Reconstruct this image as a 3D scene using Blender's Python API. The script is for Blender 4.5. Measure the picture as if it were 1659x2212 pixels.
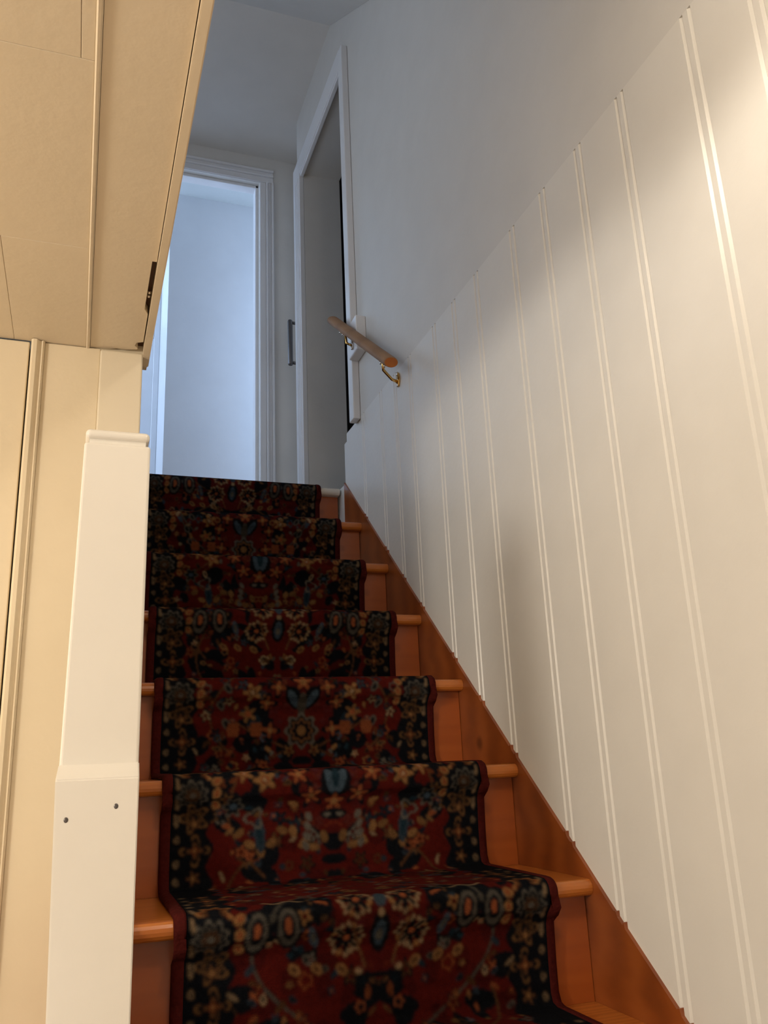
import bpy, bmesh, math, random
import numpy as np
from mathutils import Vector, Matrix

for o in list(bpy.data.objects): bpy.data.objects.remove(o, do_unlink=True)
SC = bpy.context.scene
COL = SC.collection

# ------------------------------------------------------------------ camera
YAW, PITCH, ROLL = 0.3495, 0.2862, -0.0441
CAM = Vector((-0.8566, -2.8063, -0.9604))
FPX = 1832.5
fw = Vector((math.sin(YAW)*math.cos(PITCH), math.cos(YAW)*math.cos(PITCH), math.sin(PITCH)))
rt = Vector((math.cos(YAW), -math.sin(YAW), 0)); up = rt.cross(fw)
rt2 = rt*math.cos(ROLL)+up*math.sin(ROLL); up2 = up*math.cos(ROLL)-rt*math.sin(ROLL)
cd = bpy.data.cameras.new('camera'); cam = bpy.data.objects.new('camera', cd); COL.objects.link(cam)
cam.matrix_world = Matrix(((rt2.x, up2.x, -fw.x, CAM.x), (rt2.y, up2.y, -fw.y, CAM.y), (rt2.z, up2.z, -fw.z, CAM.z), (0, 0, 0, 1)))
cd.sensor_fit = 'VERTICAL'; cd.sensor_height = 32.0; cd.lens = 32.0*FPX/2212.0
cd.clip_start = 0.01
SC.camera = cam

# ------------------------------------------------------------------ world, lights, exposure
wd = bpy.data.worlds.new('sky'); SC.world = wd; wd.use_nodes = True
bg = wd.node_tree.nodes['Background']; bg.inputs[0].default_value = (0.50, 0.72, 1.0, 1); bg.inputs[1].default_value = 2.0
SC.view_settings.view_transform = 'Standard'; SC.view_settings.look = 'None'
SC.view_settings.gamma = 1.0; SC.view_settings.use_curve_mapping = False
SC.view_settings.exposure = 0.0

def light(name, kind, loc, energy, color, **kw):
    d = bpy.data.lights.new(name, kind); d.energy = energy; d.color = color
    for k, v in kw.items(): setattr(d, k, v)
    o = bpy.data.objects.new(name, d); COL.objects.link(o); o.location = loc
    return o
def aim(o, target):
    o.rotation_euler = (Vector(target)-o.location).to_track_quat('-Z', 'Y').to_euler()
WARM = (1.0, 0.92, 0.80); WARMER = (1.0, 0.87, 0.70)
# lamp under the sloping ceiling of the stairwell, just above the frame: open below
dl = light('stairwell_downlight', 'SPOT', (-0.36, -2.34, 0.20), 8.3, WARMER, spot_size=math.radians(138), spot_blend=0.4, shadow_soft_size=0.04)
dg = light('stairwell_lamp_fill', 'POINT', (-0.36, -2.34, 0.22), 4.4, WARMER, shadow_soft_size=0.06)  # added omni fill at the lamp, lifts the upper wall
# table lamp standing low in the hall behind the camera
tl = light('hall_lamp', 'POINT', (-1.12, -3.2, -1.55), 6.0, WARM, shadow_soft_size=0.10)
# ceiling lamp of the hall, left of the viewer
cl = light('hall_ceiling_lamp', 'POINT', (-2.4, -2.5, -0.58), 66.0, WARM, shadow_soft_size=0.16)
# added area fills at unseen, made-up windows of the upper room and landing
wl = light('room_left_fill', 'AREA', (-2.22, 1.47, 1.40), 39.0, (0.50, 0.68, 1.0), shape='RECTANGLE', size=0.85, size_y=1.2)
wl.rotation_euler = (0, math.radians(-90), 0)
wr2 = light('room_right_fill', 'AREA', (0.72, 1.24, 1.15), 8.5, (0.50, 0.68, 1.0), shape='RECTANGLE', size=1.5, size_y=0.45)
wr2.rotation_euler = (0, math.radians(90), 0)
wl2 = light('landing_left_fill', 'AREA', (-1.92, -0.45, 0.80), 3.8, (1.0, 0.88, 0.78), shape='RECTANGLE', size=1.0, size_y=1.2)
wl2.rotation_euler = (0, math.radians(-90), 0)

# ------------------------------------------------------------------ constants
R, G = 0.195, 0.23754
W = 0.006                       # face of the grooved boards on the right wall
XL = -0.776                     # left side of the stair
XR = 0.0                        # face of the right stringer
ZC = -0.20                      # hall ceiling
ZF = -12*R                      # hall floor
ZU = 2.08                       # landing ceiling
YE = 0.866                      # end wall of the landing

# ------------------------------------------------------------------ materials
def lin(r, g, b):
    f = lambda c: (c/255/12.92) if c/255 <= .04045 else ((c/255+.055)/1.055)**2.4
    return (f(r), f(g), f(b), 1)
def newmat(name):
    m = bpy.data.materials.new(name); m.use_nodes = True
    nt = m.node_tree; return m, nt, nt.nodes['Principled BSDF']
def paint(name, c1, c2, rough=.4, bump=.06, scale=9, spec=.4):
    m, nt, b = newmat(name)
    tc = nt.nodes.new('ShaderNodeTexCoord'); n = nt.nodes.new('ShaderNodeTexNoise'); n.inputs['Scale'].default_value = scale; n.inputs['Detail'].default_value = 4
    r = nt.nodes.new('ShaderNodeValToRGB'); r.color_ramp.elements[0].color = c1; r.color_ramp.elements[1].color = c2
    r.color_ramp.elements[0].position = .3; r.color_ramp.elements[1].position = .7
    nt.links.new(tc.outputs['Object'], n.inputs['Vector']); nt.links.new(n.outputs['Fac'], r.inputs[0]); nt.links.new(r.outputs[0], b.inputs['Base Color'])
    n2 = nt.nodes.new('ShaderNodeTexNoise'); n2.inputs['Scale'].default_value = 60; n2.inputs['Detail'].default_value = 3
    nt.links.new(tc.outputs['Object'], n2.inputs['Vector'])
    bp = nt.nodes.new('ShaderNodeBump'); bp.inputs['Strength'].default_value = bump; bp.inputs['Distance'].default_value = .01
    nt.links.new(n2.outputs['Fac'], bp.inputs['Height']); nt.links.new(bp.outputs[0], b.inputs['Normal'])
    b.inputs['Roughness'].default_value = rough; b.inputs['Specular IOR Level'].default_value = spec
    return m
M_WALL = paint('white_board_paint', (.72, .70, .665, 1), (.75, .73, .695, 1), .34, .04)
M_PLAS = paint('white_wall_paint', (.66, .64, .61, 1), (.69, .67, .64, 1), .45, .05)
M_CREAM = paint('cream_paint', (.76, .64, .45, 1), (.80, .68, .49, 1), .45, .05, 5)
M_CEIL = paint('cream_ceiling_paint', (.70, .59, .43, 1), (.74, .625, .46, 1), .5, .06, 5)
M_CORNER = paint('pale_cream_paint', (.77, .675, .51, 1), (.80, .705, .54, 1), .4, .04, 5)
M_GLOSS = paint('white_gloss_paint', (.80, .765, .70, 1), (.82, .785, .72, 1), .28, .02)
M_TRIM = paint('white_trim_paint', (.76, .76, .78, 1), (.79, .79, .81, 1), .3, .02)
M_ROOM = paint('room_wall_paint', (.74, .74, .75, 1), (.77, .77, .78, 1), .5, .03)
M_DARK = paint('gap_shade', (.02, .012, .008, 1), (.03, .018, .012, 1), .8, .1)
M_FLOOR = paint('hall_floor', (.34, .26, .19, 1), (.40, .31, .23, 1), .4, .05)

def wood(name, ca, cb, cc_, rough=.32, stretch=(3, 30, 3), coat=.35):
    m, nt, b = newmat(name)
    tc = nt.nodes.new('ShaderNodeTexCoord'); mp = nt.nodes.new('ShaderNodeMapping'); mp.inputs['Scale'].default_value = stretch
    n = nt.nodes.new('ShaderNodeTexNoise'); n.inputs['Scale'].default_value = 1.6; n.inputs['Detail'].default_value = 6; n.inputs['Distortion'].default_value = .6
    w = nt.nodes.new('ShaderNodeTexWave'); w.inputs['Scale'].default_value = .8; w.inputs['Distortion'].default_value = 5; w.inputs['Detail'].default_value = 3; w.bands_direction = 'Y'
    mx = nt.nodes.new('ShaderNodeMix'); mx.inputs[0].default_value = .45
    r = nt.nodes.new('ShaderNodeValToRGB'); e = r.color_ramp.elements; e[0].color = ca; e[0].position = .22; e[1].color = cc_; e[1].position = .8
    k = e.new(.5); k.color = cb
    nt.links.new(tc.outputs['Object'], mp.inputs['Vector']); nt.links.new(mp.outputs[0], n.inputs['Vector']); nt.links.new(mp.outputs[0], w.inputs['Vector'])
    nt.links.new(n.outputs['Fac'], mx.inputs[2]); nt.links.new(w.outputs['Fac'], mx.inputs[3]); nt.links.new(mx.outputs[0], r.inputs[0])
    # knots
    v = nt.nodes.new('ShaderNodeTexVoronoi'); v.inputs['Scale'].default_value = 4.2
    nt.links.new(tc.outputs['Object'], v.inputs['Vector'])
    kr = nt.nodes.new('ShaderNodeValToRGB'); kr.color_ramp.elements[0].color = (.25, .18, .12, 1); kr.color_ramp.elements[0].position = .03; kr.color_ramp.elements[1].color = (1, 1, 1, 1); kr.color_ramp.elements[1].position = .09
    nt.links.new(v.outputs['Distance'], kr.inputs[0])
    mu = nt.nodes.new('ShaderNodeMix'); mu.data_type = 'RGBA'; mu.blend_type = 'MULTIPLY'; mu.inputs[0].default_value = .8
    nt.links.new(r.outputs[0], mu.inputs[6]); nt.links.new(kr.outputs[0], mu.inputs[7]); nt.links.new(mu.outputs[2], b.inputs['Base Color'])
    b.inputs['Roughness'].default_value = rough; b.inputs['Coat Weight'].default_value = coat; b.inputs['Coat Roughness'].default_value = .18
    return m
M_TREAD = wood('varnished_pine', (.38, .105, .016, 1), (.46, .14, .023, 1), (.53, .175, .032, 1), .3, (1.5, 26, 12))
M_RISER = wood('varnished_pine_riser', (.29, .062, .009, 1), (.345, .078, .012, 1), (.39, .095, .016, 1), .38, (1.5, 8, 18))
M_STRING = wood('varnished_pine_stringer', (.19, .045, .009, 1), (.24, .058, .011, 1), (.29, .075, .015, 1), .36, (6, 4, 14))
M_RAIL = wood('handrail_oak', (.25, .13, .060, 1), (.30, .16, .075, 1), (.34, .185, .09, 1), .6, (14, 3, 14), .0)
M_RAILEND = wood('handrail_end_grain', (.42, .125, .016, 1), (.46, .14, .018, 1), (.50, .155, .02, 1), .5, (14, 14, 14), 0)

def metal(name, c, rough):
    m, nt, b = newmat(name)
    n = nt.nodes.new('ShaderNodeTexNoise'); n.inputs['Scale'].default_value = 40
    mr = nt.nodes.new('ShaderNodeMapRange'); mr.inputs[3].default_value = rough*.8; mr.inputs[4].default_value = rough*1.3
    nt.links.new(n.outputs['Fac'], mr.inputs[0]); nt.links.new(mr.outputs[0], b.inputs['Roughness'])
    b.inputs['Base Color'].default_value = c; b.inputs['Metallic'].default_value = 1
    return m
M_BRASS = metal('brass', (.80, .50, .16, 1), .18)
M_CHROME = metal('chrome', (.82, .80, .78, 1), .10)
M_STEEL = metal('brushed_steel', (.16, .15, .15, 1), .4)

def glass():
    m, nt, b = newmat('window_glass')
    b.inputs['Transmission Weight'].default_value = 1; b.inputs['Roughness'].default_value = 0; b.inputs['IOR'].default_value = 1.02
    n = nt.nodes.new('ShaderNodeTexNoise'); n.inputs['Scale'].default_value = 2
    r = nt.nodes.new('ShaderNodeValToRGB'); r.color_ramp.elements[0].color = (.96, .98, 1, 1); r.color_ramp.elements[1].color = (1, 1, 1, 1)
    nt.links.new(n.outputs['Fac'], r.inputs[0]); nt.links.new(r.outputs[0], b.inputs['Base Color'])
    return m
M_GLASS = glass()

def carpet_mat():
    m, nt, b = newmat('runner_pile')
    a = nt.nodes.new('ShaderNodeAttribute'); a.attribute_name = 'weave'
    tc = nt.nodes.new('ShaderNodeTexCoord'); n = nt.nodes.new('ShaderNodeTexNoise'); n.inputs['Scale'].default_value = 420; n.inputs['Detail'].default_value = 2
    nt.links.new(tc.outputs['Object'], n.inputs['Vector'])
    mr = nt.nodes.new('ShaderNodeMapRange'); mr.inputs[3].default_value = .72; mr.inputs[4].default_value = 1.22
    nt.links.new(n.outputs['Fac'], mr.inputs[0])
    mu = nt.nodes.new('ShaderNodeMix'); mu.data_type = 'RGBA'; mu.blend_type = 'MULTIPLY'; mu.inputs[0].default_value = 1
    nt.links.new(a.outputs['Color'], mu.inputs[6]); nt.links.new(mr.outputs[0], mu.inputs[7]); nt.links.new(mu.outputs[2], b.inputs['Base Color'])
    bp = nt.nodes.new('ShaderNodeBump'); bp.inputs['Strength'].default_value = .5; bp.inputs['Distance'].default_value = .003
    nt.links.new(n.outputs['Fac'], bp.inputs['Height']); nt.links.new(bp.outputs[0], b.inputs['Normal'])
    b.inputs['Roughness'].default_value = 1.0; b.inputs['Specular IOR Level'].default_value = .03
    
    return m
M_RUNNER = carpet_mat()
M_BIND = paint('runner_binding', (.045, .006, .005, 1), (.06, .008, .006, 1), .9, .5, 200, .05)

# ------------------------------------------------------------------ mesh helpers
def obj(name, bm, mat, parent=None, smooth=False, kind=None, label=None, cat=None, group=None):
    me = bpy.data.meshes.new(name); bmesh.ops.recalc_face_normals(bm, faces=bm.faces); bm.to_mesh(me); bm.free()
    me.materials.append(mat)
    if smooth:
        for p in me.polygons: p.use_smooth = True
    o = bpy.data.objects.new(name, me); COL.objects.link(o)
    if parent: o.parent = parent
    return tag(o, kind, label, cat, group)
def tag(o, kind=None, label=None, cat=None, group=None):
    for k, v in (('kind', kind), ('label', label), ('category', cat), ('group', group)):
        if v: o[k] = v
    return o
def empty(name, loc, **kw):
    o = bpy.data.objects.new(name, None); COL.objects.link(o); o.location = loc; o.empty_display_size = .05
    return tag(o, **kw)
def adopt(child, parent):
    child.parent = parent; child.matrix_parent_inverse = Matrix.Translation(-parent.location)
def box(bm, x0, x1, y0, y1, z0, z1, bev=0, seg=2):
    r = bmesh.ops.create_cube(bm, size=1)
    vs = r['verts']
    for v in vs:
        v.co = Vector((x0+(v.co.x+.5)*(x1-x0), y0+(v.co.y+.5)*(y1-y0), z0+(v.co.z+.5)*(z1-z0)))
    if bev:
        es = list({e for v in vs for e in v.link_edges})
        bmesh.ops.bevel(bm, geom=es, offset=bev, segments=seg, affect='EDGES', profile=.5)
    return bm
def B(*a, **k): return box(bmesh.new(), *a, **k)
def prism(bm, pts, axis, a0, a1):
    """extrude a 2-D outline along an axis; pts in the two other axes, in xyz order"""
    def P(p, a):
        q = list(p); q.insert(axis, a); return q
    v0 = [bm.verts.new(P(p, a0)) for p in pts]; v1 = [bm.verts.new(P(p, a1)) for p in pts]
    n = len(pts)
    bm.faces.new(v0); bm.faces.new(v1[::-1])
    for i in range(n): bm.faces.new((v0[i], v1[i], v1[(i+1) % n], v0[(i+1) % n]))
    return bm
def tube(bm, pts, r, n=12, cap=True, ry=None):
    pts = [Vector(p) for p in pts]; rings = []
    for i, p in enumerate(pts):
        d = (pts[min(i+1, len(pts)-1)]-pts[max(i-1, 0)]).normalized()
        s = d.cross(Vector((0, 0, 1)));
        if s.length < 1e-4: s = Vector((1, 0, 0))
        s.normalize(); t = s.cross(d).normalized()
        rr = r[i] if isinstance(r, (list, tuple)) else r
        r2 = rr if ry is None else ry
        rings.append([bm.verts.new(p+s*math.cos(2*math.pi*k/n)*rr+t*math.sin(2*math.pi*k/n)*r2) for k in range(n)])
    for a, b in zip(rings, rings[1:]):
        for k in range(n): bm.faces.new((a[k], a[(k+1) % n], b[(k+1) % n], b[k]))
    if cap: bm.faces.new(rings[0][::-1]); bm.faces.new(rings[-1])
    return bm
def S(name, bm, mat, **k): return obj(name, bm, mat, kind='structure', **k)

# ------------------------------------------------------------------ the setting: lower hall
S('floor', B(-3.0, .2, -4.7, .95, ZF-.1, ZF), M_FLOOR, label='brown wooden floor of the lower hall')
S('wall_back', B(-3.0, .2, -4.8, -4.7, ZF, .1), M_PLAS, label='hall wall behind the viewer')
S('wall_left', B(-3.1, -3.0, -4.7, -1.2, ZF, .1), M_PLAS, label='cream wall on the far left of the hall')

# right wall: smooth plaster above, backing behind the boards, doorway to a dark room
OY0, OY1, OZ = -0.200, 0.456, 1.68
bm = bmesh.new()
box(bm, W, .18, -4.7, OY0, .18, 2.5)
box(bm, .022, .18, -4.7, OY0, ZF, .18)
box(bm, W, .022, -4.7, -3.01, ZF, .18)
box(bm, W, .18, OY0, OY1, OZ+.012, 2.5)
box(bm, W, .18, OY1, .575, -.2, 2.5); box(bm, .075, .18, .575, .95, -.2, 2.5)
box(bm, W, .18, -.052, OY1, -.3, 0); box(bm, .022, .18, OY0, .95, ZF, -.3); box(bm, .022, .10, OY0, -.0525, -.3, .1795); box(bm, .10, .18, OY0, -.0525, -.3, 0)
wr = S('wall_right', bm, M_PLAS, label='white right wall of the stairwell, smooth above and grooved boards below')

# outline of the stringer's top edge (y, z) – the boards stop on it
STR = [(-2.95, -2.43), (-1.589, -1.303), (-1.502, -1.232), (-1.355, -1.107), (-1.175, -.957), (-1.029, -.833), (-.715, -.565), (-.554, -.429), (-.114, -.050), (-.050, .004)]
def zs(y): return float(np.interp(y, [a for a, b in STR], [b for a, b in STR]))
GRV = [-3.01, -2.87, -2.73, -2.545, -2.41, -2.275, -2.09, -1.958, -1.774, -1.633, -1.494, -1.358, -1.169, -1.033, -.901, -.713, -.588, -.457, -.272, -.052]
for c0, c1 in zip(GRV, GRV[1:]):
    top = .18; end = c1 > -.06
    prof = [(c0, 0), (c0+.0055, 0), (c0+.0095, .0042), (c0+.0135, 0)]
    prof += [(c1, 0)] if end else [(c1-.0135, 0), (c1-.0095, .0042), (c1-.0055, 0), (c1, 0)]
    bm = bmesh.new(); ft, fb = [], []
    for y, d in prof:
        zt = top
        ft.append(bm.verts.new((W+d, y, zt))); fb.append(bm.verts.new((W+d, y, zs(y)+.0005)))
    bt = [bm.verts.new((.022, y, top)) for y in (c0, c1)]; bb = [bm.verts.new((.022, y, zs(y)+.0005)) for y in (c0, c1)]
    n = len(prof)
    for i in range(n-1): bm.faces.new((fb[i], fb[i+1], ft[i+1], ft[i]))
    bm.faces.new(ft+[bt[1], bt[0]]); bm.faces.new(fb[::-1]+[bb[0], bb[1]]); bm.faces.new((bt[0], bt[1], bb[1], bb[0]))
    bm.faces.new((fb[0], ft[0], bt[0], bb[0])); bm.faces.new((fb[-1], bb[1], bt[1], ft[-1]))
    if end:   # rounded top corner of the last board
        es = [e for e in bm.edges if all(abs(v.co.y-c1) < 1e-6 and abs(v.co.z-top) < 1e-6 for v in e.verts)]
        bmesh.ops.bevel(bm, geom=es, offset=.03, segments=4, affect='EDGES')
    obj('wall_board', bm, M_WALL, wr)

# room behind the right doorway, its shade put into the dark wall colour
bm = bmesh.new()
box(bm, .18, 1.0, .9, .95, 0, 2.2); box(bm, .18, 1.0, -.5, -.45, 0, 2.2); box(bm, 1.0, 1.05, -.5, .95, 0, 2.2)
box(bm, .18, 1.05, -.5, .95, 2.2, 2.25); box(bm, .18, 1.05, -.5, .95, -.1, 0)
S('wall_closet', bm, paint('closet_shade_paint', (.10, .09, .085, 1), (.12, .11, .10, 1), .7), label='unlit room behind the right doorway')

# door casing of the right doorway
dr = empty('door_1', (W, .2, 0), kind='structure', label='white casing of the doorway in the right wall at the stair head')
def part(name, bm, mat, par, **k):
    o = obj(name, bm, mat, None, **k); adopt(o, par); return o
CX = -0.015
part('casing', B(-.020, W-.0005, -.250, -.2005, .170, 1.76, bev=.003), M_TRIM, dr)
def far_casing():
    bm = bmesh.new()
    box(bm, CX, W-.0005, .457, .575, .001, 1.785, bev=.002)
    for y in (.482, .508, .534): box(bm, CX-.003, CX+.002, y-.008, y+.008, .001, 1.68, bev=.002)
    return bm
part('casing', far_casing(), M_TRIM, dr)
bm = bmesh.new(); box(bm, CX, W-.0005, -.200, .4565, 1.69, 1.785, bev=.003); box(bm, CX+.004, W-.0005, -.20, .456, 1.677, 1.6895, bev=.002)
part('casing', bm, M_TRIM, dr)

# landing
S('floor_landing', B(-2.0, .022, .07, .95, -.2, -.001), M_FLOOR, label='landing floor at the stair head')
S('ceiling_landing', B(-2.0, .206, -.03, .95, ZU, ZU+.1), M_PLAS, label='white ceiling over the upper landing')
sl = .763
bm = bmesh.new(); y0, z0 = -.03, ZU; y1 = -2.96; z1 = z0+sl*(y1-y0)
prism(bm, [(y0, z0), (y1, z1), (y1, z1+.1), (y0, z0+.1)], 0, -2.0, .005)
S('ceiling_slope', bm, M_PLAS, label='white sloping ceiling above the stairs')
S('wall_stair_left', B(-.86, XL-.003, -2.96, -1.35, 0.0, 1.2), M_PLAS, label='upper wall along the left of the stairwell')
S('wall_under_landing', B(-.86, XL, -1.195, .85, ZF, -.002), M_CREAM, label='wall along the left of the stairs')

bm = bmesh.new(); box(bm, -2.0, -1.9, -1.45, -1.05, 0, ZU); box(bm, -2.0, -1.9, .15, .866, 0, ZU); box(bm, -2.0, -1.9, -1.05, .15, 0, .3); box(bm, -2.0, -1.9, -1.05, .15, 1.3, ZU)  # unseen opening added to hold the landing fill
S('wall_landing_left', bm, M_PLAS, label='left wall of the landing')
S('wall_landing_front', B(-1.9, -.86, -1.45, -1.35, 0, 1.2), M_PLAS, label='front wall of the upper hall beside the stairwell')
S('floor_upper_hall', B(-2.0, XL-.003, -1.2, .07, -.1, -.001), M_FLOOR, label='upper hall floor left of the stairwell')
S('wall_under_stairs', B(-.776, .022, .85, .95, ZF, -.2), M_PLAS, label='wall closing the space under the stairs')
# end wall with the doorway to the bright room
DX0, DX1, DZ = -0.745, -0.120, 1.925
bm = bmesh.new()
box(bm, DX1, .0745, YE, .95, 0, ZU); box(bm, -2.0, DX0, YE, .95, 0, ZU); box(bm, DX0, DX1, YE, .95, DZ, ZU)
S('wall_end', bm, M_PLAS, label='white end wall of the landing around the open doorway')
de = empty('door_2', (DX1, YE, 0), kind='structure', label='white profiled casing of the doorway to the bright room')
def prof_casing(x0, x1, z0, z1, vert=True):
    bm = bmesh.new(); d = YE-.0005
    if vert:
        w = x1-x0
        for a, b, t in ((0, .46, .006), (.46, .60, .016), (.60, .84, .008), (.84, 1, .018)):
            box(bm, x0+w*a, x0+w*b, d-t, d, z0, z1, bev=.003)
    else:
        h = z1-z0
        for a, b, t in ((0, .46, .006), (.46, .60, .016), (.60, .84, .008), (.84, 1, .018)):
            box(bm, x0, x1, d-t, d, z0+h*a, z0+h*b, bev=.003)
    return bm
part('casing', prof_casing(DX1+.001, -.050, .001, DZ), M_TRIM, de)
part('casing', prof_casing(-.774, -.050, DZ+.001, 1.998, False), M_TRIM, de)
bm = bmesh.new(); box(bm, DX1-.016, DX1, YE+.03, .95, 0, DZ, bev=.003); box(bm, DX0, DX0+.016, YE+.03, .95, 0, DZ, bev=.003); box(bm, DX0, DX1, YE+.03, .95, DZ-.016, DZ, bev=.003)
part('jamb', bm, M_TRIM, de)

# bright room beyond
ZR = 2.24
S('floor_room', B(-2.3, .8, .95, 2.1, -.1, 0), M_FLOOR, label='floor of the bright upper room')
S('ceiling_room', B(-2.3, .8, .95, 2.1, ZR, ZR+.1), paint('room_ceiling_paint', (.56, .58, .57, 1), (.59, .61, .60, 1), .6), label='ceiling of the bright upper room')
S('wall_room_back', B(-.505, .8, 1.50, 2.1, 0, ZR), M_ROOM, label='pale wall facing the open doorway in the bright room')
bm = bmesh.new(); box(bm, .7, .8, .95, 1.015, 0, ZR); box(bm, .7, .8, 1.465, 1.5, 0, ZR); box(bm, .7, .8, 1.015, 1.465, 0, .4); box(bm, .7, .8, 1.015, 1.465, 1.9, ZR)  # opening carved for the added right-hand fill
S('wall_room_right', bm, M_ROOM, label='right wall of the bright room')
bm = bmesh.new(); box(bm, W, .7, .95, 1.0, 0, ZR); box(bm, -2.2, -.86, .90, .95, 0, ZR); box(bm, -.86, W, .90, .95, ZU, ZR)
S('wall_room_front', bm, M_ROOM, label='room side of the landing wall')
bm = bmesh.new(); box(bm, -2.3, -2.2, .95, 1.05, 0, ZR); box(bm, -2.3, -2.2, 1.9, 2.1, 0, ZR); box(bm, -2.3, -2.2, 1.05, 1.9, 0, .8); box(bm, -2.3, -2.2, 1.05, 1.9, 2.0, ZR)  # made-up window opening for the left fill
S('wall_room_left', bm, M_ROOM, label='left wall of the bright room with an added opening')
# tall window door in the deep reveal
GY = 1.98
bm = bmesh.new(); box(bm, -2.2, -1.35, GY, 2.1, 0, ZR); box(bm, -1.35, -.505, GY, 2.1, 2.16, ZR)
S('wall_room_rear', bm, M_ROOM, label='outer wall beside the balcony door')
bd = empty('window_1', (-.93, GY, 0), kind='structure', label='pale balcony door with a high glass pane in the bright room')
bm = bmesh.new(); box(bm, -1.35, -1.29, GY, GY+.06, 0, 2.16, bev=.004); box(bm, -.540, -.5055, GY, GY+.06, 0, 2.16, bev=.004); box(bm, -1.29, -.54, GY, GY+.06, 2.10, 2.16, bev=.004); box(bm, -1.29, -.54, GY, GY+.06, 1.56, 1.63, bev=.004)
part('window_frame', bm, M_ROOM, bd)
part('door_panel', B(-1.29, -.54, GY+.02, GY+.05, 0, 1.56, bev=.002), M_ROOM, bd)
part('pane', B(-1.289, -.541, GY+.025, GY+.031, 1.631, 2.099), M_GLASS, bd)

# hall ceiling
slab = S('ceiling', B(-3.0, -.800, -4.7, -1.2, ZC+.016, 0), M_CEIL, label='cream panelled hall ceiling beside the stairwell')
S('ceiling_hall', B(-.80, W, -4.7, -2.95, ZC, 0), M_CEIL, label='hall ceiling behind the stairwell')
def cpanel(x0, x1, y0, y1, dz=0):
    return part('ceiling_panel', B(x0, x1, y0, y1, ZC+dz, ZC+.016, bev=.0007, seg=1), M_CEIL, slab)
g = .0002
cpanel(-1.0+g, -.8775, -1.618+g, -1.2905); cpanel(-3.0, -1.0-g, -1.618+g, -1.2905)
cpanel(-3.0, -.8775, -1.99+g, -1.618-g); cpanel(-.892+g, -.8775, -4.7, -1.99-g); cpanel(-3.0, -.892-g, -4.7, -1.99-g)
bm = bmesh.new()
prism(bm, [(-.8775, ZC+.016), (-.8775, ZC-.001), (-.8755, ZC-.0035), (-.8725, ZC-.0030), (-.8705, ZC+.001), (-.8705, ZC+.016)], 1, -4.7, -1.2905)
part('ceiling_strip', bm, M_CEIL, slab)
# border board with a slot and a broken corner
pts = [(-.870, -4.7), (-.7775, -4.7), (-.7775, -1.607), (-.7845, -1.607), (-.7850, -1.457), (-.7825, -1.45), (-.7785, -1.44), (-.7785, -1.336),
       (-.7900, -1.330), (-.7925, -1.318), (-.7865, -1.308), (-.788, -1.303), (-.800, -1.300), (-.812, -1.2965), (-.825, -1.299), (-.836, -1.2925), (-.842, -1.2905), (-.870, -1.2905)]
bm = prism(bmesh.new(), pts, 2, ZC+.001, ZC+.016)
part('ceiling_panel', bm, M_CEIL, slab)
part('slot_lining', B(-.7995, -.777, -1.70, -1.2, ZC+.0165, ZC+.03), paint('raw_brown_wood', (.06, .022, .010, 1), (.10, .04, .018, 1), .6), slab)
for yy in (-1.497, -1.485):
    bm = bmesh.new(); bmesh.ops.create_uvsphere(bm, u_segments=10, v_segments=6, radius=.0032); bmesh.ops.translate(bm, verts=bm.verts, vec=(-.7805, yy, ZC+.011))
    part('screw', bm, M_CHROME, slab, smooth=True)

# fascia strip on the edge of the stairwell
bm = bmesh.new()
pr = [(-2.95, .03), (-2.95, -.206), (-1.36, -.206), (-1.285, -.211), (-1.262, -.213), (-1.252, -.208), (-1.247, -.195), (-1.2, -.19), (-1.2, .03)]
prism(bm, pr, 0, -.7762, -.7635)
bmesh.ops.bevel(bm, geom=[e for e in bm.edges if all(v.co.z < -.19 for v in e.verts) and abs(e.verts[0].co.x-e.verts[1].co.x) < 1e-6], offset=.0015, segments=2, affect='EDGES')
S('trim_1', bm, M_CEIL, label='thin cream fascia strip along the ceiling edge of the stairwell')

# wall facing the viewer on the left, with a flush door
YW = -1.29
wf = S('wall_front', B(-.971, XL, YW+.001, -1.2, ZF, ZC+.03), M_CREAM, label='cream wall end beside the stairs behind the newel post')
part('casing', B(-.948, -.852, YW-.004, YW+.001, ZF, ZC-.0015, bev=.0012), M_CREAM, wf)
bm = bmesh.new()
pr = [(-.9705, YW+.001), (-.9705, YW-.012), (-.967, YW-.016), (-.961, YW-.016), (-.957, YW-.010), (-.954, YW-.009), (-.951, YW-.012), (-.948, YW-.008), (-.948, YW+.001)]
prism(bm, pr, 2, ZF, ZC-.0015)
part('casing_moulding', bm, M_CREAM, wf)
part('corner_board', B(-.852, XL, YW-.009, YW+.001, ZF, ZC-.004, bev=.003), M_CORNER, wf)
d3 = empty('door_3', (-1.37, YW, ZF), kind='structure', label='flush cream door at the left edge beside its moulded casing')
part('door_leaf', B(-1.77, -.9738, YW-.004, YW+.035, ZF+.005, ZC-.003, bev=.002), M_CREAM, d3)
S('wall_front_left', B(-3.0, -1.775, YW, -1.2, ZF, ZC), M_CREAM, label='hall wall left of the flush door')
S('door_gap_shade', B(-1.775, -.971, YW+.04, -1.2, ZF, ZC), M_DARK, label='dark block standing in for the shade behind the flush door')  # near-black block, paints the shade seen through the door gap

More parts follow.
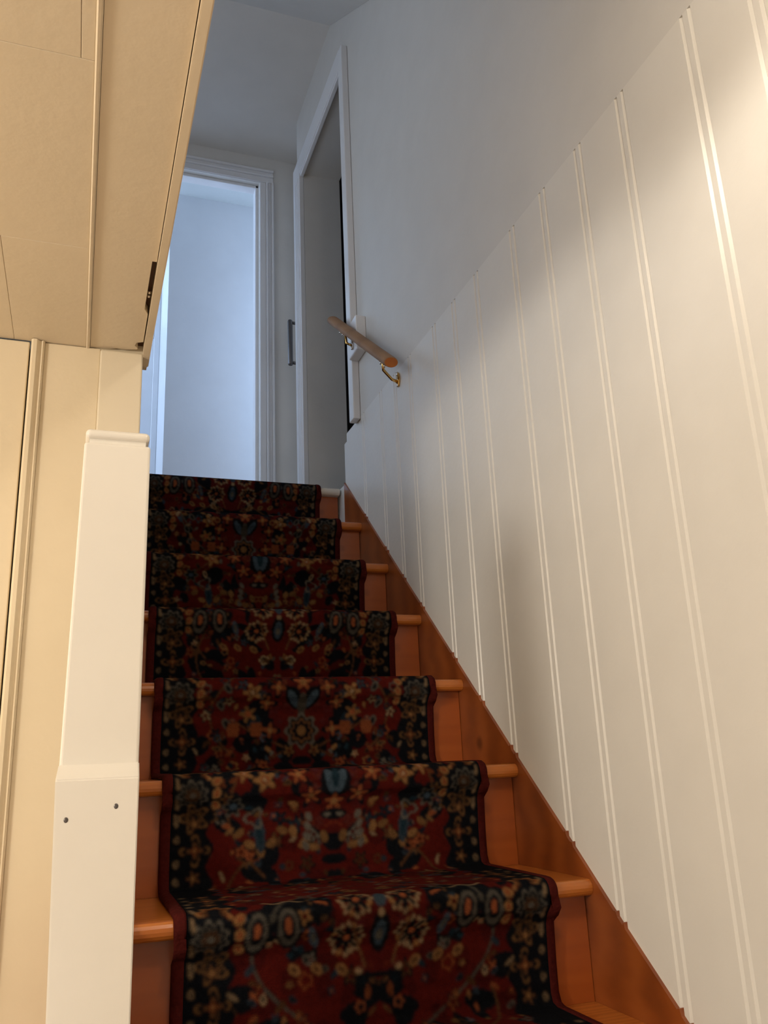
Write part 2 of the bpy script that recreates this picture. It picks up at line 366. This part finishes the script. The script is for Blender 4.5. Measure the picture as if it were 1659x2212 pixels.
# ------------------------------------------------------------------ the staircase
st = empty('staircase', (-.4, -1.7, ZF), label='steep varnished orange pine staircase climbing to the landing', cat='staircase')
K0 = -11
TT = .027
def tread_bm(first=False):
    # outline in (y, z), nosing at y=0
    n = 8; pts = [(TT/2-TT/2*math.sin(math.pi*i/n)*1.0, -TT/2+TT/2*math.cos(math.pi*i/n)) for i in range(n+1)]
    pts = pts + [(.2835 if not first else .069, -TT), (.2835 if not first else .069, 0)]
    return prism(bmesh.new(), pts, 0, XL+.0005, XR-.0005)
tread_src = None; riser_src = None
M_NOSE = paint('white_nosing_paint', (.66, .62, .56, 1), (.70, .66, .60, 1), .4)
for k in range(0, K0-1, -1):
    if k == 0:
        o = part('tread', tread_bm(True), M_NOSE, st, label='white painted landing nosing'); o.location = (0, 0, 0); 
    elif tread_src is None:
        o = part('tread', tread_bm(), M_TREAD, st); tread_src = o; o.location = (0, k*G, k*R)
    else:
        o = tread_src.copy(); COL.objects.link(o); o.location = (0, k*G, k*R)
    if riser_src is None:
        o = part('riser', B(XL+.001, XR-.001, .030, .046, -R+.0003, -TT-.0003), M_RISER, st); riser_src = o; o.location = (0, k*G, k*R)
    else:
        o = riser_src.copy(); COL.objects.link(o); o.location = (0, k*G, k*R)
# right stringer, its top edge with little stain blobs where the grooves end
top = []
for (ya, za), (yb, zb) in zip(STR, STR[1:]):
    top.append((ya, za))
random.seed(4)
ys = {}
line = [(y, z) for y, z in STR]
for c in GRV:
    if -2.9 < c < -.1:
        for d in (-.0095, .0095):
            h = random.uniform(.004, .0075)
            for dy, dz in ((-.0045, 0), (-.001, h), (.001, h*.8), (.0045, 0)):
                line.append((c+d+dy, zs(c+d+dy)+dz))
line.sort()
bm = bmesh.new(); bot = [(-.05, -.33), (-2.60, ZF+.001), (-2.95, ZF+.001)]
pts = [p for p in line if p[1] > ZF+.002]
pts = [(-2.83, ZF+.001)]+pts+[(-.05, -.33), (-2.45, ZF+.001)]
v0 = [bm.verts.new((XR, y, z)) for y, z in pts]; v1 = [bm.verts.new((.0212, y, z)) for y, z in pts]
f0 = bm.faces.new(v0); f1 = bm.faces.new(v1[::-1])
for i in range(len(pts)): bm.faces.new((v0[i], v1[i], v1[(i+1) % len(pts)], v0[(i+1) % len(pts)]))
part('stringer', bm, M_STRING, st)
# left stringer and panel below it (in front of the wall end)
pts = [(-2.84, ZF+.001), (-2.84, -2.333), (-1.3, -1.3*.8209+.012), (-1.3, ZF+.001)]
bm = prism(bmesh.new(), pts, 0, -.7818, XL-.0003)
part('stringer', bm, M_STRING, st)

# ------------------------------------------------------------------ the stair runner
XA, XB = -.707, -.072
HW = (XB-XA)/2; XM = (XA+XB)/2
TH = .009
def runner_path(off):
    """centre path of the pile surface (y, z) from the landing downwards; off = thickness"""
    P = [(.50, off)]
    marks = []
    for k in range(0, -10, -1):
        y, z = k*G, k*R
        r = .016+off*.6
        P.append((y+r+.03, z+off)); P.append((y+r, z+off))
        for i in range(1, 7):
            a = math.pi/2*i/6
            P.append((y-off+r-r*math.sin(a), z+off-r+r*math.cos(a)))
            if i == 3: marks.append(len(P)-1)
        zb = (k-1)*R+off
        P.append((y-off*.8+.002, z-.034)); P.append((y+.006, z-.046)); P.append((y+.014, z-.062)); P.append((y+.018, zb+.06)); P.append((y+.018, zb+.016))
        P.append((y+.013, zb+.004)); P.append((y+.0, zb))
    return P, marks
P, marks = runner_path(TH)
P = np.array(P); seg = np.hypot(*np.diff(P, axis=0).T); arc = np.concatenate([[0], np.cumsum(seg)])
DS = .0026
ns = int(arc[-1]/DS); ss = np.linspace(0, arc[-1], ns+1)
yy = np.interp(ss, arc, P[:, 0]); zz = np.interp(ss, arc, P[:, 1])
smark = np.array([arc[m] for m in marks])
nu = int(2*(HW-.017)/DS); uu = np.linspace(-(HW-.017), HW-.017, nu+1)

def weave():
    rng = np.random.default_rng(11)
    A = np.abs(uu)[None, :]; Sx = ss[:, None]
    RED, DRED, NAVY = np.array([.125, .0115, .0075]), np.array([.085, .009, .007]), np.array([.010, .011, .014])
    TAN, CREAM, ORG, BLUE, BROWN, GREY, TEAL = [np.array(c) for c in ([.36, .17, .06], [.44, .28, .15], [.38, .10, .035], [.045, .065, .085], [.13, .055, .022], [.16, .135, .105], [.018, .040, .055])]
    img = np.empty((ns+1, nu+1, 3)); img[:] = RED
    def put(mask, c, sl, a=1.0):
        v = img[sl]; v[mask] = v[mask]*(1-a)+c*a
    def win(s0, rad):
        i0 = max(0, int((s0-rad)/DS)); i1 = min(ns+1, int((s0+rad)/DS)+2); return slice(i0, i1)
    def coords(a0, s0, rad, rot=0):
        sl = win(s0, rad); da = A-a0; dsv = Sx[sl]-s0
        da = np.broadcast_to(da, (dsv.shape[0], A.shape[1])); dsv = np.broadcast_to(dsv, da.shape)
        c, s = math.cos(rot), math.sin(rot)
        return sl, da*c+dsv*s, -da*s+dsv*c
    def ell(a0, s0, ra, rs, c, rot=0, al=1.0):
        sl, x, y = coords(a0, s0, max(ra, rs)*1.05, rot); put((x/ra)**2+(y/rs)**2 < 1, c, sl, al)
    def flower(a0, s0, r, n, cols, depth=.3, ph=0.):
        sl, x, y = coords(a0, s0, r*1.4); th = np.arctan2(y, x); rr = np.hypot(x, y)
        for f, c in cols:
            put(rr < r*f*(1-depth+depth*np.cos(n*th+ph)*(1 if f > .5 else .3)), c, sl)
    def ring(a0, s0, r, w, c, n=0, d=0.):
        sl, x, y = coords(a0, s0, r*1.5); th = np.arctan2(y, x); rr = np.hypot(x, y)/(1+d*np.cos(n*th)); put(np.abs(rr-r) < w, c, sl)
    def leaf(a0, s0, L, w, rot, c, c2=None):
        ell(a0, s0, w, L, c, rot)
        if c2 is not None: ell(a0, s0, w*.45, L*.6, c2, rot)
    total = ss[-1]
    # navy clouds and dark veins on the red ground
    for _ in range(int(total/.006)):
        a0, s0 = rng.uniform(0, .225), rng.uniform(0, total); ell(a0, s0, rng.uniform(.008, .026), rng.uniform(.008, .03), NAVY if rng.random() < .72 else DRED, rng.uniform(0, 3))
    for s0 in smark: ell(0, s0-.105, .225, .075, RED*1.1, 0, .75)  # brighter red on each tread paints in the overhead light
    for k in range(int(total/.16)):        # winding stems
        s = np.arange(k*.16, k*.16+.22, .0016); ph = rng.uniform(0, 6); a = .03+.17*abs(np.sin((s-k*.16)*rng.uniform(7, 13)+ph))
        c = BROWN if rng.random() < .6 else GREY*.6
        for q, w in zip(s, a): ell(min(w, .225), q, .0024, .0024, c)
    palette = [TAN, CREAM, ORG, GREY, BLUE, BROWN, TAN*.7, ORG*.7, BLUE*1.3, BROWN, TEAL]
    for _ in range(int(total/.0026)):      # small buds, leaves and florets
        a0, s0 = rng.uniform(.004, .232), rng.uniform(0, total); c = palette[rng.integers(len(palette))]*rng.uniform(.5, 1.15)
        t = rng.random()
        if t < .45: leaf(a0, s0, rng.uniform(.005, .011), rng.uniform(.003, .0055), rng.uniform(0, 3.1), c, NAVY if rng.random() < .3 else None)
        elif t < .75: flower(a0, s0, rng.uniform(.0055, .009), int(rng.integers(4, 7)), [(1.0, c), (.4, ORG if rng.random() < .5 else NAVY)], .3, rng.uniform(0, 6))
        elif t < .88:
            flower(a0, s0, rng.uniform(.010, .015), 5, [(1.25, NAVY), (.95, c*.9), (.4, DRED)], .28, rng.uniform(0, 6))
        else: ring(a0, s0, rng.uniform(.006, .010), .0018, c, 5, .15)
    # large motifs of the field, one of three layouts for each step
    for i, s0 in enumerate(smark):
        k = -i; t = (k+60) % 3
        if t == 0:      # four dark rosettes round a blue lozenge, grey paisleys at the sides
            ell(0, s0+.03, .075, .085, RED, 0, .85)
            for a0, q in ((.040, -.004), (.054, .058)):
                flower(a0, s0+q, .027, 8, [(1.15, CREAM*.9), (.92, NAVY)], .3); ell(a0, s0+q, .0055, .0055, ORG*1.2)
                for j in range(8):
                    th = j*math.pi/4+.39; ell(a0+.0235*math.cos(th), s0+q+.0235*math.sin(th), .0042, .0042, TAN if j % 2 else CREAM*.8)
            ell(0, s0+.052, .017, .034, NAVY); ell(0, s0+.054, .010, .023, BLUE*1.5); ell(0, s0+.058, .005, .010, GREY*1.1)
            ell(0, s0-.004, .010, .016, BLUE*1.3); ell(0, s0+.020, .006, .006, CREAM)
            for q in np.arange(0, .075, .0015): ell(.010+q*.36+.012, s0+.105-q, .0020, .0020, BROWN*1.5)
            for a0, q, rr in ((.148, .030, .1), (.196, .034, -.1)):
                ell(a0, s0+q, .021, .036, NAVY, rr); ell(a0, s0+q, .0165, .031, GREY*.75, rr); ell(a0, s0+q-.002, .010, .021, NAVY*1.4, rr); ell(a0, s0+q-.004, .0055, .013, ORG*1.15, rr)
            leaf(.095, s0-.006, .019, .008, 1.2, NAVY, ORG); leaf(.108, s0+.050, .020, .007, .3, BLUE*1.5, GREY)
            for a0, q in ((.06, .105), (.10, .10), (.135, .098)): leaf(a0, s0+q, .011, .007, .9, TAN*.9, BROWN)
            for q in np.arange(-.03, .03, .0014): ell(.155+q, s0-.020+.006*math.sin(q*160), .0022, .0022, CREAM)
        elif t == 1:    # vase with an orange crown, dark leaves spreading to the sides
            ell(0, s0+.04, .07, .08, RED, 0, .8)
            ell(0, s0+.018, .030, .034, NAVY); ell(.010, s0+.020, .009, .026, BLUE*1.6, .25); ell(0, s0+.012, .007, .02, TEAL)
            flower(0, s0+.062, .020, 5, [(1.2, NAVY), (1.0, ORG*.9), (.45, TAN)], .3, 1.57)
            ell(0, s0+.086, .026, .010, NAVY); ell(.012, s0+.086, .008, .004, GREY)
            for a0, q in ((.072, .004), (.046, .046)):
                flower(a0, s0+q, .024, 5, [(1.2, NAVY), (.8, ORG), (.35, TAN)], .35, .6)
            flower(.135, s0+.012, .021, 5, [(1.15, BROWN), (1.0, TAN), (.5, ORG*.8), (.25, CREAM)], .25); flower(.172, s0-.004, .018, 5, [(1.1, TAN*.9), (.5, ORG), (.25, CREAM)], .3)
            flower(.190, s0+.062, .020, 6, [(1.1, GREY*.7), (.8, NAVY), (.4, BLUE*1.4)], .2)
            for j in range(9):
                a0 = .018+.020*j; leaf(a0, s0+.125+.018*math.sin(j*1.3), .011, .007, .4+j, TAN*(.6+.08*(j % 4)), None)
            for j in range(4): leaf(.048+.002*j, s0+.088+.017*j, .009, .006, .5, GREY*1.0, None)
            leaf(.14, s0+.115, .030, .010, .1, BLUE*.9, TEAL)
            ring(.150, s0+.085, .014, .0022, GREY, 3, .3)
        else:           # palmette with an octagonal medallion low on the riser
            ell(0, s0+.06, .075, .09, RED, 0, .8)
            flower(0, s0+.008, .022, 5, [(1.35, NAVY), (1.0, ORG), (.5, TAN)], .3, 1.57)
            ell(.018, s0+.045, .018, .030, NAVY, .5); ell(.020, s0+.047, .009, .024, BLUE*1.5, .5); ell(0, s0+.060, .010, .03, GREY*.5)
            flower(0, s0+.118, .034, 8, [(1.18, GREY*.9), (.95, NAVY), (.80, BROWN*1.5), (.62, NAVY), (.35, TAN*.8)], .12)
            for a0, q in ((.055, .020), (.078, .055), (.070, .115)):
                flower(a0, s0+q, .020, 4, [(1.25, NAVY), (.85, ORG*.8), (.4, TAN)], .3, .5)
            flower(.112, s0+.030, .020, 5, [(1.1, TAN), (.55, BROWN), (.3, CREAM)], .3); flower(.118, s0+.080, .018, 5, [(1.1, TAN*.7), (.5, ORG)], .3)
            for q, a0 in ((.02, .165), (.06, .178), (.10, .165)): leaf(a0, s0+q, .013, .008, .6, GREY*.7, NAVY)
            for a0 in (.1, .15): 
                sl, x, y = coords(a0, s0+.112, .025); put((abs(x) < .014-abs(y)*.25) & (abs(y) < .014), ORG*.75, sl)
    # border: navy ground, a big rose on every step, buds beside it, white-spotted outer guard
    b0 = .236
    bm_ = np.broadcast_to(A > b0, img.shape[:2]); img[bm_] = NAVY
    wav = np.broadcast_to(A, img.shape[:2]) > b0-.006+.006*np.sin(Sx*2*np.pi/.058); m = wav & ~bm_; img[m] = NAVY
    for i, s0 in enumerate(smark):
        for dq, big in ((.022, True), (.134, False), (-.105, False)):
            s1 = s0+dq; a0 = .262
            if s1 < 0 or s1 > total: continue
            if big:
                flower(a0-.003, s1-.028, .026, 7, [(1.12, TAN*1.05), (.9, ORG*.6), (.74, BROWN*.8), (.5, NAVY)], .2); ell(a0, s1-.012, .024, .011, NAVY)
                flower(a0+.002, s1+.012, .026, 9, [(1.12, GREY), (.93, NAVY), (.70, GREY*.65), (.55, BROWN*.6), (.25, GREY*.8)], .13); ell(a0, s1+.040, .025, .008, NAVY)
                flower(a0-.003, s1+.056, .025, 5, [(1.15, TAN*.6), (.93, NAVY), (.65, TAN*.35), (.4, NAVY)], .25)
                for q in (-.012, .010, .034): leaf(b0-.014, s1+q, .0105, .0075, -.6+q*30, TAN*1.02, ORG*.9)
                for q in (-.04, -.01, .03, .06): leaf(.291, s1+q, .012, .0035, .15, CREAM*.7)
            else:
                flower(a0-.006, s1, .022, 4, [(1.25, TAN*.55), (1.0, NAVY), (.7, BROWN*1.1), (.45, ORG*.6), (.22, TAN)], .3); 
                for q in (-.045, .045): flower(a0-.004, s1+q, .012, 5, [(1.1, BROWN*1.2), (.5, TAN)], .3)
                for q in (-.055, -.02, .02, .05): ell(.288, s1+q, .0055, .0065, CREAM*.55); ell(.288, s1+q, .002, .003, NAVY)
    img *= np.clip(rng.normal(1, .16, img.shape[:2]), .4, 1.7)[..., None]
    img *= (.92+.16*np.repeat(rng.random((ns//6+2)), 6)[:ns+1])[:, None, None]
    # soften a little as tufts do
    k = img.copy(); k[1:-1] = (img[:-2]+2*img[1:-1]+img[2:])/4; k2 = k.copy(); k2[:, 1:-1] = (k[:, :-2]+2*k[:, 1:-1]+k[:, 2:])/4
    return np.clip(k2*np.array([.43, .45, .47]), 0, 1)
img = weave()
NV = (ns+1)*(nu+1)
X = np.broadcast_to((XM+uu)[None, :], (ns+1, nu+1)); Yv = np.broadcast_to(yy[:, None], X.shape); Zv = np.broadcast_to(zz[:, None], X.shape)
co = np.stack([X, Yv, Zv], -1).reshape(-1, 3).astype(np.float32)
idx = np.arange(NV).reshape(ns+1, nu+1)
fq = np.stack([idx[:-1, :-1], idx[1:, :-1], idx[1:, 1:], idx[:-1, 1:]], -1).reshape(-1, 4)
me = bpy.data.meshes.new('pile'); me.vertices.add(NV); me.vertices.foreach_set('co', co.ravel())
nf = len(fq); me.loops.add(nf*4); me.polygons.add(nf)
me.loops.foreach_set('vertex_index', fq.ravel().astype(np.int32)); me.polygons.foreach_set('loop_start', np.arange(0, nf*4, 4, dtype=np.int32))
me.polygons.foreach_set('use_smooth', np.ones(nf, bool)); me.update(calc_edges=True); me.validate()
at = me.color_attributes.new('weave', 'FLOAT_COLOR', 'POINT')
at.data.foreach_set('color', np.concatenate([img.reshape(-1, 3), np.ones((NV, 1))], 1).astype(np.float32).ravel())
me.materials.append(M_RUNNER)
run = empty('stair_runner', (XM, 0, 0), label='dark red floral patterned carpet runner laid down the middle of the stairs', cat='carpet')
po = bpy.data.objects.new('pile', me); COL.objects.link(po); adopt(po, run)
# bound edges: half-round strip following the same path
cs = np.concatenate([[0], np.cumsum(seg)])
for sgn in (-1, 1):
    bm = bmesh.new(); rings = []
    nrm = []
    for i in range(len(P)):
        d = P[min(i+1, len(P)-1)]-P[max(i-1, 0)]; d = d/np.hypot(*d); nrm.append((-d[1]*-1, d[0]*-1))
    for i, (y, z) in enumerate(P):
        ny, nz = nrm[i]
        if nz < -.3: ny, nz = -ny, -nz
        ring_ = []
        for du, h in ((HW-.018, .0010), (HW-.014, .0016), (HW-.006, .0012), (HW-.001, -.0025), (HW, -.0065), (HW-.001, -TH+.001), (HW-.018, -TH+.001)):
            ring_.append(bm.verts.new((XM+sgn*du, y+ny*h, z+nz*h)))
        rings.append(ring_)
    for a, b in zip(rings, rings[1:]):
        for j in range(7): bm.faces.new((a[j], a[(j+1) % 7], b[(j+1) % 7], b[j]))
    bm.faces.new(rings[0]); bm.faces.new(rings[-1][::-1])
    part('binding', bm, M_BIND, run, smooth=True, label='plain dark red bound edge')

# ------------------------------------------------------------------ newel post
nx0, nx1, ny0, ny1 = -.8665, -.7825, -1.700, -1.616
nw = empty('newel_post', (-.825, -1.66, ZF), label='square white painted newel post at the foot of the left wall', cat='post')
bm = B(nx0, nx1, ny0, ny1, -.96, -.541, bev=.0035, seg=3)
for v in bm.verts:                       # the old post is a little wider at its foot
    if v.co.z < -.9 and v.co.x < -.82: v.co.x -= .0062
part('shaft', bm, M_GLOSS, nw)
bm = bmesh.new()
bx0, bx1, by0, by1 = -.8755, -.7825, -1.720, -1.616
# base block with a chamfered shoulder
lo = [(bx0, by0), (bx1, by0), (bx1, by1), (bx0, by1)]; hi = [(nx0-.0066, ny0-.0005), (nx1+.0005, ny0-.0005), (nx1+.0005, ny1), (nx0-.0066, ny1)]
foot = [(-.8685, by0), (bx1, by0), (bx1, by1), (-.8685, by1)]
r0 = [bm.verts.new((*p, ZF)) for p in foot]; r05 = [bm.verts.new((*p, -1.26)) for p in foot]; r1 = [bm.verts.new((*p, -.965)) for p in lo]; r2 = [bm.verts.new((*p, -.9475)) for p in hi]
for a, b in ((r0, r05), (r05, r1), (r1, r2)):
    for i in range(4): bm.faces.new((a[i], a[(i+1) % 4], b[(i+1) % 4], b[i]))
bm.faces.new(r0[::-1]); bm.faces.new(r2)
bmesh.ops.bevel(bm, geom=list(bm.edges), offset=.0015, segments=2, affect='EDGES')
part('base_block', bm, M_GLOSS, nw)
bm = B(nx0+.001, nx1-.001, ny0+.001, ny1-.001, -.534, -.521, bev=.0060, seg=5)
box(bm, nx0+.006, nx1-.006, ny0+.006, ny1-.006, -.5425, -.530)
part('cap', bm, M_GLOSS, nw)
for (hx, hz) in ((-.8075, -.9965), (-.8615, -1.0085)):
    bm = bmesh.new(); bmesh.ops.create_uvsphere(bm, u_segments=10, v_segments=6, radius=.0024)
    bmesh.ops.scale(bm, verts=bm.verts, vec=(1.1, .35, 1.3)); bmesh.ops.translate(bm, verts=bm.verts, vec=(hx, by0, hz))
    part('nail_head', bm, M_STEEL, nw, smooth=True, label='small dark nail head')

# ------------------------------------------------------------------ handrail on the right wall
RX = -.055
pa, pb = Vector((RX, -.723, .146)), Vector((RX, -.150, .592))
hr = empty('handrail', (RX, -.43, .37), label='short oval wooden handrail on brass brackets along the right wall', cat='handrail')
d = (pb-pa).normalized()
bm = tube(bmesh.new(), [pa, pa+d*.004, pa+d*.01, pb-d*.01, pb-d*.003, pb], [.0205, .022, .0225, .0225, .021, .018], 24, ry=None)
# oval: flatten along the upward normal of the rail
nrm_ = Vector((0, -d.z, d.y))
for v in bm.verts:
    q = v.co-pa; h = q.dot(nrm_); v.co -= nrm_*h*.28
part('rail', bm, M_RAIL, hr, smooth=False)
bm = tube(bmesh.new(), [pa-d*.0008, pa+d*.001], .0195, 24)
for v in bm.verts:
    q = v.co-pa; h = q.dot(nrm_); v.co -= nrm_*h*.28
part('rail_end', bm, M_RAILEND, hr, label='orange sawn end grain of the rail')
def bracket(yb, zb, xw, mplate, ysup):
    b = empty('bracket', (xw, yb, zb), label='brass wall bracket with chrome screws'); b.parent = hr; b.matrix_parent_inverse = Matrix.Translation(-hr.location)
    def sub(name, bm, m, smooth=True):
        o = obj(name, bm, m, None, smooth); o.parent = b
        o.matrix_parent_inverse = Matrix.Translation(-Vector((xw, yb, zb)))
    bm = bmesh.new(); bmesh.ops.create_cone(bm, segments=20, radius1=.015, radius2=.013, depth=.004, cap_ends=True)
    bmesh.ops.rotate(bm, verts=bm.verts, cent=(0, 0, 0), matrix=Matrix.Rotation(math.pi/2, 3, 'Y')); bmesh.ops.scale(bm, verts=bm.verts, vec=(1, .75, 1.7)); bmesh.ops.translate(bm, verts=bm.verts, vec=(xw-.002, yb, zb))
    sub('plate', bm, mplate)
    t = (ysup-pa.y)/(pb.y-pa.y); rc = pa+(pb-pa)*t
    rc = rc-nrm_*.016
    bm = tube(bmesh.new(), [(xw-.004, yb, zb-.008), (xw-.022, yb, zb-.002), (RX+.006, (yb+rc.y)/2, rc.z-.016), (RX, rc.y, rc.z)], [.0048, .0045, .0045, .005], 10)
    sub('arm', bm, M_BRASS)
    sd = d*.026
    bm = tube(bmesh.new(), [rc-sd, rc+sd], .005, 8); 
    sub('saddle', bm, M_BRASS)
    for dz in (-.019, .017):
        bm = bmesh.new(); bmesh.ops.create_uvsphere(bm, u_segments=10, v_segments=6, radius=.005); bmesh.ops.scale(bm, verts=bm.verts, vec=(.6, 1, 1)); bmesh.ops.translate(bm, verts=bm.verts, vec=(xw-.005, yb, zb+dz))
        sub('screw', bm, M_CHROME)
    for e in (-.02, .02):
        bm = tube(bmesh.new(), [rc+d*e-nrm_*.003, rc+d*e-nrm_*.010], [.004, .0035], 8)
        sub('screw', bm, M_CHROME)
bracket(-.622, .145, W-.0003, M_BRASS, -.665)
# wooden mounting block beside the casing
bxn = -.030
mb = empty('mounting_block', (W, -.25, .45), label='white painted wooden block behind the handrail beside the door casing', cat='block')
bm = bmesh.new()
prism(bm, [(bxn, .515), (W-.0003, .515), (W-.0003, .385), (bxn+.002, .385), (bxn, .389)], 1, -.340, -.2505)
bmesh.ops.bevel(bm, geom=list(bm.edges), offset=.002, segments=1, affect='EDGES')
part('block', bm, M_TRIM, mb)
bracket(-.300, .425, bxn-.0003, M_CHROME, -.265)

# ------------------------------------------------------------------ pull handle beyond the doorway
gh = empty('pull_handle', (.075, .74, .95), label='grey steel bar pull handle on the right wall beyond the doorway', cat='handle')
hx, hy, z0, z1 = .000, .735, .850, 1.072
part('bar', tube(bmesh.new(), [(hx, hy, z0-.006), (hx, hy, z0), (hx, hy, z1), (hx, hy, z1+.006)], [.0100, .0120, .0120, .0100], 14), M_STEEL, gh, smooth=True)
for z in (z0+.006, z1-.006):
    part('post', tube(bmesh.new(), [(hx, hy, z), (.063, hy, z), (.0632, hy, z), (.0746, hy, z)], [.007, .007, .013, .014], 14), M_STEEL, gh, smooth=True)
